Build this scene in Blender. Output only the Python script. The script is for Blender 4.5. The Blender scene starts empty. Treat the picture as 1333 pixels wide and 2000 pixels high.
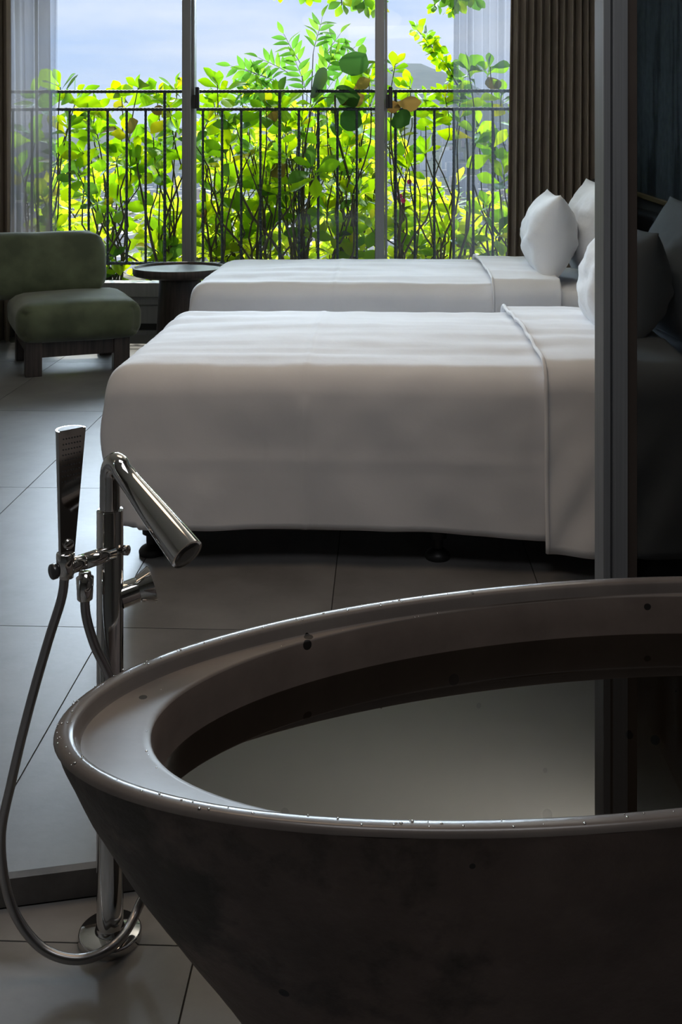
import bpy, bmesh, math, random
from math import sin, cos, pi, radians, sqrt, atan, hypot
from mathutils import Vector, Matrix, noise

sc = bpy.context.scene
COL = sc.collection

# ------------------------------------------------------------------ camera
F_PX, HORIZON, CX = 2150.0, 280.0, 666.5        # measured on the 1333x2000 frame
CAM_H = 1.30
YAW = atan(83.0 / F_PX)
cam_d = bpy.data.cameras.new('camera')
cam_d.sensor_fit = 'VERTICAL'
cam_d.sensor_height = 36.0
cam_d.lens = 36.0 * F_PX / 2000.0
cam_d.shift_y = -(1000.0 - HORIZON) / 2000.0
cam_d.clip_start = 0.05
cam_d.clip_end = 20000
cam = bpy.data.objects.new('camera', cam_d)
COL.objects.link(cam)
cam.location = (0, 0, CAM_H)
cam.rotation_euler = (radians(90), 0, YAW)
sc.camera = cam

# ------------------------------------------------------------------ view, world, sun, downlight, added fill lamps
vs = sc.view_settings
vs.view_transform = 'Standard'
vs.look = 'None'
vs.exposure = 0.0
vs.gamma = 1.0
vs.use_curve_mapping = False
sc.cycles.use_denoising = True
sc.cycles.max_bounces = 10
sc.cycles.diffuse_bounces = 5
sc.cycles.glossy_bounces = 5
sc.cycles.transmission_bounces = 8
sc.cycles.transparent_max_bounces = 24
sc.cycles.caustics_reflective = False
sc.cycles.caustics_refractive = False
sc.cycles.sample_clamp_indirect = 6.0

def build_world():
    w = bpy.data.worlds.new('sky_world')
    w.use_nodes = True
    nt = w.node_tree
    nt.nodes.clear()
    N = nt.nodes.new
    out = N('ShaderNodeOutputWorld'); bg = N('ShaderNodeBackground')
    tc = N('ShaderNodeTexCoord'); sep = N('ShaderNodeSeparateXYZ')
    ramp = N('ShaderNodeValToRGB')
    nt.links.new(tc.outputs['Generated'], sep.inputs[0])
    nt.links.new(sep.outputs['Z'], ramp.inputs[0])
    e = ramp.color_ramp.elements
    e[0].position = 0.0; e[0].color = (0.46, 0.60, 0.90, 1)
    e[1].position = 1.0; e[1].color = (0.20, 0.36, 0.74, 1)
    k = e.new(0.10); k.color = (0.42, 0.57, 0.87, 1)
    k = e.new(0.30); k.color = (0.34, 0.50, 0.83, 1)
    # thin cloud bands, stretched along the horizon
    mp = N('ShaderNodeMapping'); mp.inputs['Scale'].default_value = (2.2, 2.2, 11.0)
    mp.inputs['Location'].default_value = (0.35, 0.1, 0.22)
    nz = N('ShaderNodeTexNoise'); nz.inputs['Scale'].default_value = 1.9
    nz.inputs['Detail'].default_value = 7; nz.inputs['Roughness'].default_value = 0.55
    nt.links.new(tc.outputs['Generated'], mp.inputs[0]); nt.links.new(mp.outputs[0], nz.inputs['Vector'])
    cr = N('ShaderNodeValToRGB')
    cr.color_ramp.elements[0].position = 0.40; cr.color_ramp.elements[0].color = (0, 0, 0, 1)
    cr.color_ramp.elements[1].position = 0.68; cr.color_ramp.elements[1].color = (1, 1, 1, 1)
    nt.links.new(nz.outputs[0], cr.inputs[0])
    mx = N('ShaderNodeMix'); mx.data_type = 'RGBA'
    nt.links.new(cr.outputs[0], mx.inputs['Factor'])
    nt.links.new(ramp.outputs[0], mx.inputs['A'])
    mx.inputs['B'].default_value = (0.66, 0.74, 0.90, 1)
    nt.links.new(mx.outputs['Result'], bg.inputs['Color'])
    bg.inputs['Strength'].default_value = 1.22
    nt.links.new(bg.outputs[0], out.inputs[0])
    sc.world = w
build_world()

def lamp(name, kind, energy, color, loc, rot, **kw):
    d = bpy.data.lights.new(name, kind)
    d.energy = energy; d.color = color
    for k, v in kw.items(): setattr(d, k, v)
    o = bpy.data.objects.new(name, d); COL.objects.link(o)
    o.location = loc; o.rotation_euler = rot
    return o

def aim(vec):                                   # euler that points a lamp's -Z along vec
    return Vector(vec).to_track_quat('-Z', 'Y').to_euler()

SUN = lamp('sun', 'SUN', 7.0, (1.0, 0.94, 0.82), (0, 20, 20), aim((0.18, -0.62, -0.78)), angle=radians(1.2))
DAY = lamp('daylight_fill_panel', 'AREA', 4900.0, (0.72, 0.85, 1.0), (-1.2, 16.0, 5.0), aim((0, -1.0, -0.36)),
           shape='RECTANGLE', size=13.0, size_y=2.6)  # added panel outside, out of view, boosts the daylight entering the room
WARM = lamp('ceiling_downlight', 'AREA', 9.0, (1.0, 0.74, 0.52), (-0.35, 2.75, 2.66), aim((0, 0.2, -1)),
            shape='DISK', size=1.1)
BATH = lamp('bathroom_fill_light', 'AREA', 13.0, (0.97, 0.97, 1.0), (0.25, 1.0, 2.70), aim((0, 0.1, -1)),
            shape='RECTANGLE', size=1.4, size_y=.8)  # added fill without a known fixture, lifts post, chrome and near floor
CEIL_FILL = lamp('ceiling_fill_uplight', 'AREA', 42.0, (1.0, 0.94, 0.85), (1.25, 5.0, 2.30), aim((-0.75, 0, 1)),
            shape='RECTANGLE', size=.25, size_y=3.6)  # added unseen uplight, brightens the ceiling that the water reflects

# ------------------------------------------------------------------ helpers
def W(xc, d, z=0.0):                            # camera-aligned metres -> world
    return Vector((xc * cos(YAW) - d * sin(YAW), xc * sin(YAW) + d * cos(YAW), z))
def P(px, py, d):                               # a point of the place, given its depth
    return W((px - CX) / F_PX * d, d, CAM_H - (py - HORIZON) * d / F_PX)

class MB:
    def __init__(s): s.v = []; s.f = []
    def add(s, verts, faces):
        b = len(s.v); s.v += [tuple(v) for v in verts]; s.f += [tuple(i + b for i in f) for f in faces]; return s
    def box(s, x0, x1, y0, y1, z0, z1):
        s.add([(x0,y0,z0),(x1,y0,z0),(x1,y1,z0),(x0,y1,z0),(x0,y0,z1),(x1,y0,z1),(x1,y1,z1),(x0,y1,z1)],
              [(0,3,2,1),(4,5,6,7),(0,1,5,4),(1,2,6,5),(2,3,7,6),(3,0,4,7)]); return s
    def rings(s, rings, cap0=True, cap1=True, closed=True):
        n = len(rings[0]); v = []; f = []
        for r in rings: v += [tuple(p) for p in r]
        for i in range(len(rings) - 1):
            for j in range(n if closed else n - 1):
                a = i*n + j; b = i*n + (j+1) % n
                f.append((a, b, b + n, a + n))
        if cap0: f.append(tuple(range(n - 1, -1, -1)))
        if cap1: f.append(tuple((len(rings)-1)*n + j for j in range(n)))
        return s.add(v, f)
    def lathe(s, prof, n=32, M=None, cap0=True, cap1=True):
        R = []
        for r, z in prof:
            ring = [Vector((r*cos(2*pi*j/n), r*sin(2*pi*j/n), z)) for j in range(n)]
            if M is not None: ring = [M @ p for p in ring]
            R.append(ring)
        return s.rings(R, cap0, cap1)
    def tube(s, pts, radii, n=10, cap=True):
        pts = [Vector(p) for p in pts]
        if not hasattr(radii, '__len__'): radii = [radii] * len(pts)
        t0 = (pts[1] - pts[0]).normalized()
        ref = Vector((0, 0, 1)) if abs(t0.z) < .9 else Vector((1, 0, 0))
        nrm = t0.cross(ref).normalized()
        R = []
        for i, p in enumerate(pts):
            t = (pts[min(i+1, len(pts)-1)] - pts[max(i-1, 0)]).normalized()
            nrm = (nrm - t * nrm.dot(t)).normalized(); bn = t.cross(nrm)
            R.append([p + (nrm*cos(2*pi*j/n) + bn*sin(2*pi*j/n)) * radii[i] for j in range(n)])
        return s.rings(R, cap, cap)
    def mesh(s, name, mat=None, smooth=False):
        m = bpy.data.meshes.new(name); m.from_pydata(s.v, [], s.f)
        bm = bmesh.new(); bm.from_mesh(m); bmesh.ops.recalc_face_normals(bm, faces=bm.faces); bm.to_mesh(m); bm.free()
        if mat: m.materials.append(mat)
        if smooth: m.polygons.foreach_set('use_smooth', [True]*len(m.polygons))
        m.update(); return m
    def build(s, name, mat=None, parent=None, smooth=False, bevel=0, seg=2, loc=None, rot=None):
        o = bpy.data.objects.new(name, s.mesh(name, mat, smooth)); COL.objects.link(o)
        if parent: o.parent = parent
        if loc is not None: o.location = loc
        if rot is not None: o.rotation_euler = rot
        if bevel:
            b = o.modifiers.new('bevel', 'BEVEL'); b.width = bevel; b.segments = seg; b.limit_method = 'ANGLE'
            b.angle_limit = radians(35)
            o.data.polygons.foreach_set('use_smooth', [True]*len(o.data.polygons))
            o.data.set_sharp_from_angle(angle=radians(50))
        return o

def flat_sharp(o, deg=40): o.data.set_sharp_from_angle(angle=radians(deg)); return o
def tag(o, label=None, cat=None, group=None, kind=None):
    for k, v in (('label', label), ('category', cat), ('group', group), ('kind', kind)):
        if v: o[k] = v
    return o
def empty(name, loc=(0,0,0), rz=0.0):
    o = bpy.data.objects.new(name, None); COL.objects.link(o); o.location = loc; o.rotation_euler = (0, 0, rz)
    o.empty_display_size = .1; return o
def thing(name, label, cat, loc=(0,0,0), rz=0.0, group=None):
    return tag(empty(name, loc, rz), label, cat, group)
def catmull(pts, n):
    pts = [Vector(p) for p in pts]; P0 = [pts[0]*2 - pts[1]] + pts + [pts[-1]*2 - pts[-2]]; out = []
    m = len(pts) - 1
    for k in range(n + 1):
        u = k / n * m; i = min(int(u), m - 1); t = u - i
        a, b, c, d = P0[i:i+4]
        out.append(.5*((2*b) + (c-a)*t + (2*a-5*b+4*c-d)*t*t + (3*b-a-3*c+d)*t**3))
    return out

# ------------------------------------------------------------------ materials
def nodes(name):
    m = bpy.data.materials.new(name); m.use_nodes = True
    nt = m.node_tree; b = nt.nodes['Principled BSDF']
    return m, nt, b
def ramp2(nt, src, stops):
    r = nt.nodes.new('ShaderNodeValToRGB'); e = r.color_ramp.elements
    while len(e) < len(stops): e.new(0.5)
    for x, (p, c) in zip(e, stops): x.position = p; x.color = (*c, 1)
    nt.links.new(src, r.inputs[0]); return r
def tex_noise(nt, scale, detail=4, rough=.55, stretch=None, coord='Object'):
    tc = nt.nodes.new('ShaderNodeTexCoord'); n = nt.nodes.new('ShaderNodeTexNoise')
    n.inputs['Scale'].default_value = scale; n.inputs['Detail'].default_value = detail; n.inputs['Roughness'].default_value = rough
    if stretch:
        mp = nt.nodes.new('ShaderNodeMapping'); mp.inputs['Scale'].default_value = stretch
        nt.links.new(tc.outputs[coord], mp.inputs[0]); nt.links.new(mp.outputs[0], n.inputs['Vector'])
    else: nt.links.new(tc.outputs[coord], n.inputs['Vector'])
    return n
def bump(nt, b, src, strength, dist):
    k = nt.nodes.new('ShaderNodeBump'); k.inputs['Strength'].default_value = strength; k.inputs['Distance'].default_value = dist
    nt.links.new(src, k.inputs['Height']); nt.links.new(k.outputs[0], b.inputs['Normal']); return k
def mat(name, col, rough=.5, metal=0.0, col2=None, scale=6, stretch=None, bstr=0, bdist=.002, spec=None, bscale=None, sheen=0, lo=.35, hi=.65, detail=4):
    m, nt, b = nodes(name)
    b.inputs['Base Color'].default_value = (*col, 1); b.inputs['Roughness'].default_value = rough; b.inputs['Metallic'].default_value = metal
    if spec is not None: b.inputs['Specular IOR Level'].default_value = spec
    if sheen: b.inputs['Sheen Weight'].default_value = sheen
    n = None
    if col2 is not None:
        n = tex_noise(nt, scale, detail, stretch=stretch)
        r = ramp2(nt, n.outputs[0], [(lo, col), (hi, col2)]); nt.links.new(r.outputs[0], b.inputs['Base Color'])
    if bstr:
        n2 = tex_noise(nt, bscale or scale, 5, stretch=stretch); bump(nt, b, n2.outputs[0], bstr, bdist)
    return m

M = {}
M['chrome'] = mat('chrome', (.62, .61, .60), .06, 1.0)
M['chrome_dark'] = mat('chrome_dark', (.10, .10, .10), .25, .6)
M['hose'] = mat('brushed_hose', (.34, .33, .33), .30, 1.0)
M['linen'] = mat('white_linen', (.80, .80, .82), .85, col2=(.84, .84, .86), scale=3, bstr=.4, bdist=.006, bscale=6, spec=.2, sheen=.15)
M['pillow_linen'] = mat('pillow_linen', (.82, .83, .85), .85, bstr=.45, bdist=.012, bscale=9, spec=.2)
M['bed_base'] = mat('grey_base_fabric', (.12, .12, .125), .9, col2=(.17, .17, .17), scale=120)
M['black'] = mat('black_plastic', (.012, .012, .013), .45)
M['velvet'] = mat('green_velvet', (.055, .072, .036), .75, col2=(.115, .142, .078), scale=5, sheen=.35, bstr=.3, bdist=.003, bscale=4)
M['dark_wood'] = mat('dark_wood', (.030, .024, .022), .45, col2=(.075, .058, .050), scale=4, stretch=(14, 14, .8), bstr=.2, bdist=.001)
M['table_top'] = mat('table_top_painted_sheen', (.075, .076, .082), .40, col2=(.10, .102, .11), scale=3, stretch=(2, 20, 2))  # bluish lightening of the colour stands in for reflected sky
M['curtain'] = mat('taupe_curtain', (.23, .195, .16), .9, col2=(.25, .212, .175), scale=9, spec=.1)
M['alu_grey'] = mat('grey_aluminium', (.22, .22, .23), .42, .35, col2=(.25, .25, .26), scale=5, stretch=(30, 30, .6))
M['alu_post'] = mat('brushed_aluminium', (.23, .24, .25), .42, .25, col2=(.28, .29, .30), scale=5, stretch=(40, 40, .5))
M['brown_jamb'] = mat('brown_jamb', (.060, .046, .038), .5, col2=(.075, .058, .048), scale=6)
M['iron'] = mat('rebar_iron', (.022, .028, .030), .55, .3)
M['plaster'] = mat('wall_plaster', (.50, .48, .46), .9, col2=(.55, .53, .50), scale=2)
M['dark_plaster'] = mat('dark_bathroom_plaster', (.20, .19, .18), .8, col2=(.24, .23, .215), scale=2)
M['ceiling'] = mat('ceiling_paint', (.86, .85, .80), .9, col2=(.88, .87, .82), scale=2)
M['headboard'] = mat('black_headboard', (.018, .017, .018), .6, col2=(.026, .024, .024), scale=40)
M['gold'] = mat('gold_trim', (.80, .56, .26), .40, .4)
M['balcony'] = mat('balcony_concrete', (.30, .29, .28), .85, col2=(.38, .37, .35), scale=4)
M['soil'] = mat('soil', (.045, .032, .022), .95, col2=(.09, .065, .045), scale=20, bstr=.8, bdist=.02)
M['bark'] = mat('stem_bark', (.060, .050, .032), .8, col2=(.13, .105, .065), scale=12, stretch=(3, 3, 1))
M['petal'] = mat('pink_petal', (.75, .06, .22), .6)

def concrete_floor(name, a, b_, c):
    m, nt, b = nodes(name)
    tc = nt.nodes.new('ShaderNodeTexCoord'); oi = nt.nodes.new('ShaderNodeObjectInfo')
    add = nt.nodes.new('ShaderNodeVectorMath'); add.operation = 'ADD'
    cmb = nt.nodes.new('ShaderNodeCombineXYZ')
    mul = nt.nodes.new('ShaderNodeMath'); mul.operation = 'MULTIPLY'; mul.inputs[1].default_value = 40
    nt.links.new(oi.outputs['Random'], mul.inputs[0]); nt.links.new(mul.outputs[0], cmb.inputs[0])
    nt.links.new(tc.outputs['Object'], add.inputs[0]); nt.links.new(cmb.outputs[0], add.inputs[1])
    n = nt.nodes.new('ShaderNodeTexNoise'); n.inputs['Scale'].default_value = 3.2; n.inputs['Detail'].default_value = 8; n.inputs['Roughness'].default_value = .62
    nt.links.new(add.outputs[0], n.inputs['Vector'])
    r = ramp2(nt, n.outputs[0], [(.30, a), (.52, b_), (.72, c)])
    nt.links.new(r.outputs[0], b.inputs['Base Color'])
    rr = nt.nodes.new('ShaderNodeMapRange'); rr.inputs['To Min'].default_value = .36; rr.inputs['To Max'].default_value = .46
    nt.links.new(n.outputs[0], rr.inputs[0]); nt.links.new(rr.outputs[0], b.inputs['Roughness'])
    n2 = nt.nodes.new('ShaderNodeTexNoise'); n2.inputs['Scale'].default_value = 60; n2.inputs['Detail'].default_value = 4
    nt.links.new(add.outputs[0], n2.inputs['Vector'])
    bump(nt, b, n2.outputs[0], .12, .002)
    b.inputs['Specular IOR Level'].default_value = .40
    return m
M['tile'] = concrete_floor('concrete_tile', (.135, .132, .132), (.19, .187, .187), (.235, .232, .23))
M['bath_tile'] = concrete_floor('bathroom_tile', (.22, .215, .21), (.30, .295, .29), (.37, .365, .36))
M['grout'] = mat('dark_grout', (.035, .034, .034), .9)
M['step'] = mat('step_stone', (.10, .095, .092), .7, col2=(.15, .142, .136), scale=14)

def tub_material(name, base, mid, hi, rough, patch=False):
    m, nt, b = nodes(name)
    n = tex_noise(nt, 5.0, 8, .62)
    r = ramp2(nt, n.outputs[0], [(.30, base), (.52, mid), (.75, hi)])
    col = r.outputs[0]
    if patch:                                   # weathered darker patches of the cast skin
        n3 = tex_noise(nt, 2.3, 9, .62); r3 = ramp2(nt, n3.outputs[0], [(.48, (1, 1, 1)), (.54, (.30, .32, .30))])
        mx = nt.nodes.new('ShaderNodeMix'); mx.data_type = 'RGBA'; mx.blend_type = 'MULTIPLY'; mx.inputs['Factor'].default_value = 1
        nt.links.new(col, mx.inputs['A']); nt.links.new(r3.outputs[0], mx.inputs['B']); col = mx.outputs['Result']
    # small air holes
    tc = nt.nodes.new('ShaderNodeTexCoord'); vo = nt.nodes.new('ShaderNodeTexVoronoi'); vo.inputs['Scale'].default_value = 19
    nt.links.new(tc.outputs['Object'], vo.inputs['Vector'])
    n4 = tex_noise(nt, 9, 2); th = nt.nodes.new('ShaderNodeMath'); th.operation = 'MULTIPLY'; th.inputs[1].default_value = .30
    nt.links.new(n4.outputs[0], th.inputs[0])
    lt = nt.nodes.new('ShaderNodeMath'); lt.operation = 'LESS_THAN'
    nt.links.new(vo.outputs['Distance'], lt.inputs[0]); nt.links.new(th.outputs[0], lt.inputs[1])
    gate = nt.nodes.new('ShaderNodeSeparateColor'); nt.links.new(vo.outputs['Color'], gate.inputs[0])
    g2 = nt.nodes.new('ShaderNodeMath'); g2.operation = 'GREATER_THAN'; g2.inputs[1].default_value = .72
    nt.links.new(gate.outputs[0], g2.inputs[0])
    an = nt.nodes.new('ShaderNodeMath'); an.operation = 'MULTIPLY'; nt.links.new(lt.outputs[0], an.inputs[0]); nt.links.new(g2.outputs[0], an.inputs[1])
    mx2 = nt.nodes.new('ShaderNodeMix'); mx2.data_type = 'RGBA'
    nt.links.new(an.outputs[0], mx2.inputs['Factor']); nt.links.new(col, mx2.inputs['A']); mx2.inputs['B'].default_value = (.012, .010, .009, 1)
    nt.links.new(mx2.outputs['Result'], b.inputs['Base Color'])
    b.inputs['Roughness'].default_value = rough
    n5 = tex_noise(nt, 38, 6); bump(nt, b, n5.outputs[0], .45 if patch else .07, .006 if patch else .004)
    return m
M['tub_outer'] = tub_material('cast_concrete_outer', (.085, .060, .051), (.150, .106, .090), (.220, .163, .140), .50, True)
M['tub_inner'] = tub_material('cast_concrete_inner', (.130, .100, .085), (.180, .140, .118), (.225, .178, .150), .32)
M['tub_ledge'] = tub_material('wet_concrete_ledge', (.13, .105, .09), (.165, .135, .115), (.20, .165, .14), .42)
M['tub_rim'] = tub_material('wet_concrete_rim', (.13, .11, .10), (.17, .145, .13), (.20, .175, .155), .24)

def water_material():
    m = bpy.data.materials.new('bath_water'); m.use_nodes = True; nt = m.node_tree; nt.nodes.clear(); N = nt.nodes.new
    out = N('ShaderNodeOutputMaterial'); mix = N('ShaderNodeMixShader'); fr = N('ShaderNodeFresnel'); fr.inputs['IOR'].default_value = 1.70
    tr = N('ShaderNodeBsdfTransparent'); tr.inputs[0].default_value = (.34, .31, .25, 1)
    gl = N('ShaderNodeBsdfGlossy'); gl.inputs['Roughness'].default_value = 0.0; gl.inputs[0].default_value = (1, 1, 1, 1)
    nt.links.new(fr.outputs[0], mix.inputs[0]); nt.links.new(tr.outputs[0], mix.inputs[1]); nt.links.new(gl.outputs[0], mix.inputs[2])
    nt.links.new(mix.outputs[0], out.inputs[0]); return m
M['water'] = water_material()

def glass_material(name, tint, ior, rough=0.0):
    m = bpy.data.materials.new(name); m.use_nodes = True; nt = m.node_tree; nt.nodes.clear(); N = nt.nodes.new
    out = N('ShaderNodeOutputMaterial'); mix = N('ShaderNodeMixShader'); fr = N('ShaderNodeFresnel'); fr.inputs['IOR'].default_value = ior
    tr = N('ShaderNodeBsdfTransparent'); tr.inputs[0].default_value = (*tint, 1)
    gl = N('ShaderNodeBsdfGlossy'); gl.inputs['Roughness'].default_value = rough
    nt.links.new(fr.outputs[0], mix.inputs[0]); nt.links.new(tr.outputs[0], mix.inputs[1]); nt.links.new(gl.outputs[0], mix.inputs[2])
    nt.links.new(mix.outputs[0], out.inputs[0]); return m
M['pane'] = glass_material('clear_glass', (.97, .98, .98), 1.25)
M['dark_glass'] = glass_material('dark_tinted_glass', (.28, .30, .31), 1.22)

def sheer_material(name, col, opac):
    m = bpy.data.materials.new(name); m.use_nodes = True; nt = m.node_tree; nt.nodes.clear(); N = nt.nodes.new
    out = N('ShaderNodeOutputMaterial'); mix = N('ShaderNodeMixShader'); mix2 = N('ShaderNodeMixShader')
    tr = N('ShaderNodeBsdfTransparent'); df = N('ShaderNodeBsdfDiffuse'); tl = N('ShaderNodeBsdfTranslucent')
    df.inputs[0].default_value = (*col, 1); tl.inputs[0].default_value = (*col, 1)
    mix2.inputs[0].default_value = .5
    nt.links.new(df.outputs[0], mix2.inputs[1]); nt.links.new(tl.outputs[0], mix2.inputs[2])
    # the weave closes up where the cloth is seen edge-on
    lw = N('ShaderNodeLayerWeight'); lw.inputs[0].default_value = .45
    mr = N('ShaderNodeMapRange'); mr.inputs['To Min'].default_value = opac; mr.inputs['To Max'].default_value = .96
    nt.links.new(lw.outputs['Facing'], mr.inputs[0]); nt.links.new(mr.outputs[0], mix.inputs[0])
    nt.links.new(tr.outputs[0], mix.inputs[1]); nt.links.new(mix2.outputs[0], mix.inputs[2])
    nt.links.new(mix.outputs[0], out.inputs[0]); return m
M['sheer'] = sheer_material('sheer_voile', (.17, .18, .21), .22)
M['sheer_dense'] = sheer_material('sheer_voile_dense', (.30, .275, .255), .66)

def leaf_material(name, stops, trans=.55):
    m = bpy.data.materials.new(name); m.use_nodes = True; nt = m.node_tree; nt.nodes.clear(); N = nt.nodes.new
    out = N('ShaderNodeOutputMaterial'); oi = N('ShaderNodeObjectInfo')
    r = N('ShaderNodeValToRGB'); e = r.color_ramp.elements
    while len(e) < len(stops): e.new(.5)
    for x, (p, c) in zip(e, stops): x.position = p; x.color = (*c, 1)
    geo = N('ShaderNodeNewGeometry'); ad = N('ShaderNodeMath'); ad.operation = 'ADD'
    nt.links.new(oi.outputs['Random'], ad.inputs[0]); nt.links.new(geo.outputs['Random Per Island'], ad.inputs[1])
    fr = N('ShaderNodeMath'); fr.operation = 'FRACT'; nt.links.new(ad.outputs[0], fr.inputs[0])
    nt.links.new(fr.outputs[0], r.inputs[0])
    # light midrib and side veins in the leaf's own coordinates
    tc = N('ShaderNodeTexCoord'); sp = N('ShaderNodeSeparateXYZ'); nt.links.new(tc.outputs['Object'], sp.inputs[0])
    df = N('ShaderNodeBsdfDiffuse'); tl = N('ShaderNodeBsdfTranslucent'); gl = N('ShaderNodeBsdfGlossy'); gl.inputs['Roughness'].default_value = .42
    gl.inputs[0].default_value = (.30, .34, .36, 1)
    hs = N('ShaderNodeHueSaturation'); hs.inputs['Hue'].default_value = .485; hs.inputs['Saturation'].default_value = 1.05; hs.inputs['Value'].default_value = 1.5
    nt.links.new(r.outputs[0], hs.inputs['Color'])
    nt.links.new(r.outputs[0], df.inputs[0]); nt.links.new(hs.outputs[0], tl.inputs[0])
    m1 = N('ShaderNodeMixShader'); m1.inputs[0].default_value = trans
    nt.links.new(df.outputs[0], m1.inputs[1]); nt.links.new(tl.outputs[0], m1.inputs[2])
    m2 = N('ShaderNodeMixShader'); fz = N('ShaderNodeFresnel'); fz.inputs[0].default_value = 1.18
    nt.links.new(fz.outputs[0], m2.inputs[0]); nt.links.new(m1.outputs[0], m2.inputs[1]); nt.links.new(gl.outputs[0], m2.inputs[2])
    nt.links.new(m2.outputs[0], out.inputs[0]); return m
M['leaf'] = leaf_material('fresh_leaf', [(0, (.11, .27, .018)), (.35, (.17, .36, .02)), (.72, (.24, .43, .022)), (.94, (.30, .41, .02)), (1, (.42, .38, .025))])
M['leaf_dark'] = leaf_material('leaf_painted_shade', [(0, (.055, .15, .022)), (.5, (.085, .21, .028)), (1, (.12, .27, .03))], .40)  # darker greens, shade put into the leaf colour
M['leaf_round'] = leaf_material('dark_round_leaf', [(0, (.035, .11, .025)), (1, (.06, .16, .03))], .2)
M['leaf_bright'] = leaf_material('small_leaf_painted_glow', [(0, (.30, .46, .03)), (.5, (.42, .56, .04)), (1, (.56, .60, .06))], .75)  # brighter greens make up for sunlight the back row does not get
M['leaf_mid'] = leaf_material('compound_leaf', [(0, (.06, .19, .03)), (.6, (.10, .27, .035)), (1, (.18, .36, .04))], .5)
M['leaf_brown'] = leaf_material('withered_leaf', [(0, (.085, .05, .018)), (1, (.17, .14, .03))], .40)

def art_material():
    m, nt, b = nodes('bark_mural')
    n = tex_noise(nt, 1.0, 8, .6, stretch=(1, 3.2, .45))
    r = ramp2(nt, n.outputs[0], [(.38, (.006, .008, .010)), (.45, (.02, .03, .036)), (.48, (.20, .25, .27)), (.60, (.30, .36, .39)), (.72, (.09, .12, .14))])
    n2 = tex_noise(nt, 24, 6); r2 = ramp2(nt, n2.outputs[0], [(.35, (.55, .55, .6)), (.65, (1, 1, 1))])
    mx = nt.nodes.new('ShaderNodeMix'); mx.data_type = 'RGBA'; mx.blend_type = 'MULTIPLY'; mx.inputs['Factor'].default_value = 1
    nt.links.new(r.outputs[0], mx.inputs['A']); nt.links.new(r2.outputs[0], mx.inputs['B']); nt.links.new(mx.outputs['Result'], b.inputs['Base Color'])
    b.inputs['Roughness'].default_value = .6
    bump(nt, b, n.outputs[0], .5, .01); return m
M['mural'] = art_material()

# ------------------------------------------------------------------ room shell
X_L, X_R, Y_W, Y_B, Z_C = -3.6, 1.47, 7.42, -2.6, 2.74     # left wall, headboard wall, window wall, wall behind, ceiling
STEP_A = W(-.5906, 1.952); STEP_D = (W(-.4424, 1.982) - STEP_A).normalized()   # edge of the raised bedroom floor
STEP_N = Vector((-STEP_D.y, STEP_D.x, 0))                  # towards the window
LOW = -.05
def structure(o): return tag(o, kind='structure')
def clip_poly(poly, p, n):
    out = []
    for i in range(len(poly)):
        a, b = poly[i], poly[(i+1) % len(poly)]
        da, db = (a - p).dot(n), (b - p).dot(n)
        if da >= 0: out.append(a)
        if da * db < 0: out.append(a + (b - a) * (da / (da - db)))
    return out
def prism(poly, z0, z1):
    mb = MB(); n = len(poly)
    mb.add([(p.x, p.y, z0) for p in poly] + [(p.x, p.y, z1) for p in poly],
           [tuple(range(n-1, -1, -1)), tuple(range(n, 2*n))] + [(i, (i+1) % n, (i+1) % n + n, i + n) for i in range(n)])
    return mb

rect = [Vector((X_L, -1, 0)), Vector((2.2, -1, 0)), Vector((2.2, Y_W, 0)), Vector((X_L, Y_W, 0))]
upper = clip_poly(rect, STEP_A, STEP_N)
floor = structure(prism(upper, -.20, -.004).build('floor', M['grout']))
TX0, TY0, TW, TH = -.145, 2.93, .60, 1.18
def tiles(parent, x0, y0, tw, th, xr, yr, z0, z1, clip, gap=.0016, m='tile'):
    for i in range(-12, 12):
        for j in range(-8, 8):
            a, b = x0 + i*tw + gap, x0 + (i+1)*tw - gap
            c, d = y0 + j*th + gap, y0 + (j+1)*th - gap
            a, b, c, d = max(a, xr[0]), min(b, xr[1]), max(c, yr[0]), min(d, yr[1])
            if b - a < .02 or d - c < .02: continue
            po = [Vector((a, c, 0)), Vector((b, c, 0)), Vector((b, d, 0)), Vector((a, d, 0))]
            if clip: po = clip_poly(po, *clip)
            if len(po) < 3: continue
            prism(po, z0, z1).build('floor_tile', M[m], parent)
tiles(floor, TX0, TY0, TW, TH, (X_L, X_R), (.5, Y_W), -.010, 0.0, (STEP_A + STEP_N*.012, STEP_N))
st_p = [STEP_A + STEP_D*-3.5 + STEP_N*-.008, STEP_A + STEP_D*3.0 + STEP_N*-.008, STEP_A + STEP_D*3.0 + STEP_N*.011, STEP_A + STEP_D*-3.5 + STEP_N*.011]
structure(prism(st_p, LOW + .001, .0005).build('trim_step', M['step']))
lower_rect = clip_poly([Vector((X_L, Y_B, 0)), Vector((2.2, Y_B, 0)), Vector((2.2, 4, 0)), Vector((X_L, 4, 0))], STEP_A, -STEP_N)
floor2 = structure(prism(lower_rect, -.25, LOW - .004).build('floor_bathroom', M['grout']))
tiles(floor2, -.314, 1.84, .60, .60, (X_L, 2.2), (Y_B, 3.2), LOW - .010, LOW, (STEP_A - STEP_N*.010, -STEP_N), m='bath_tile')

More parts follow.
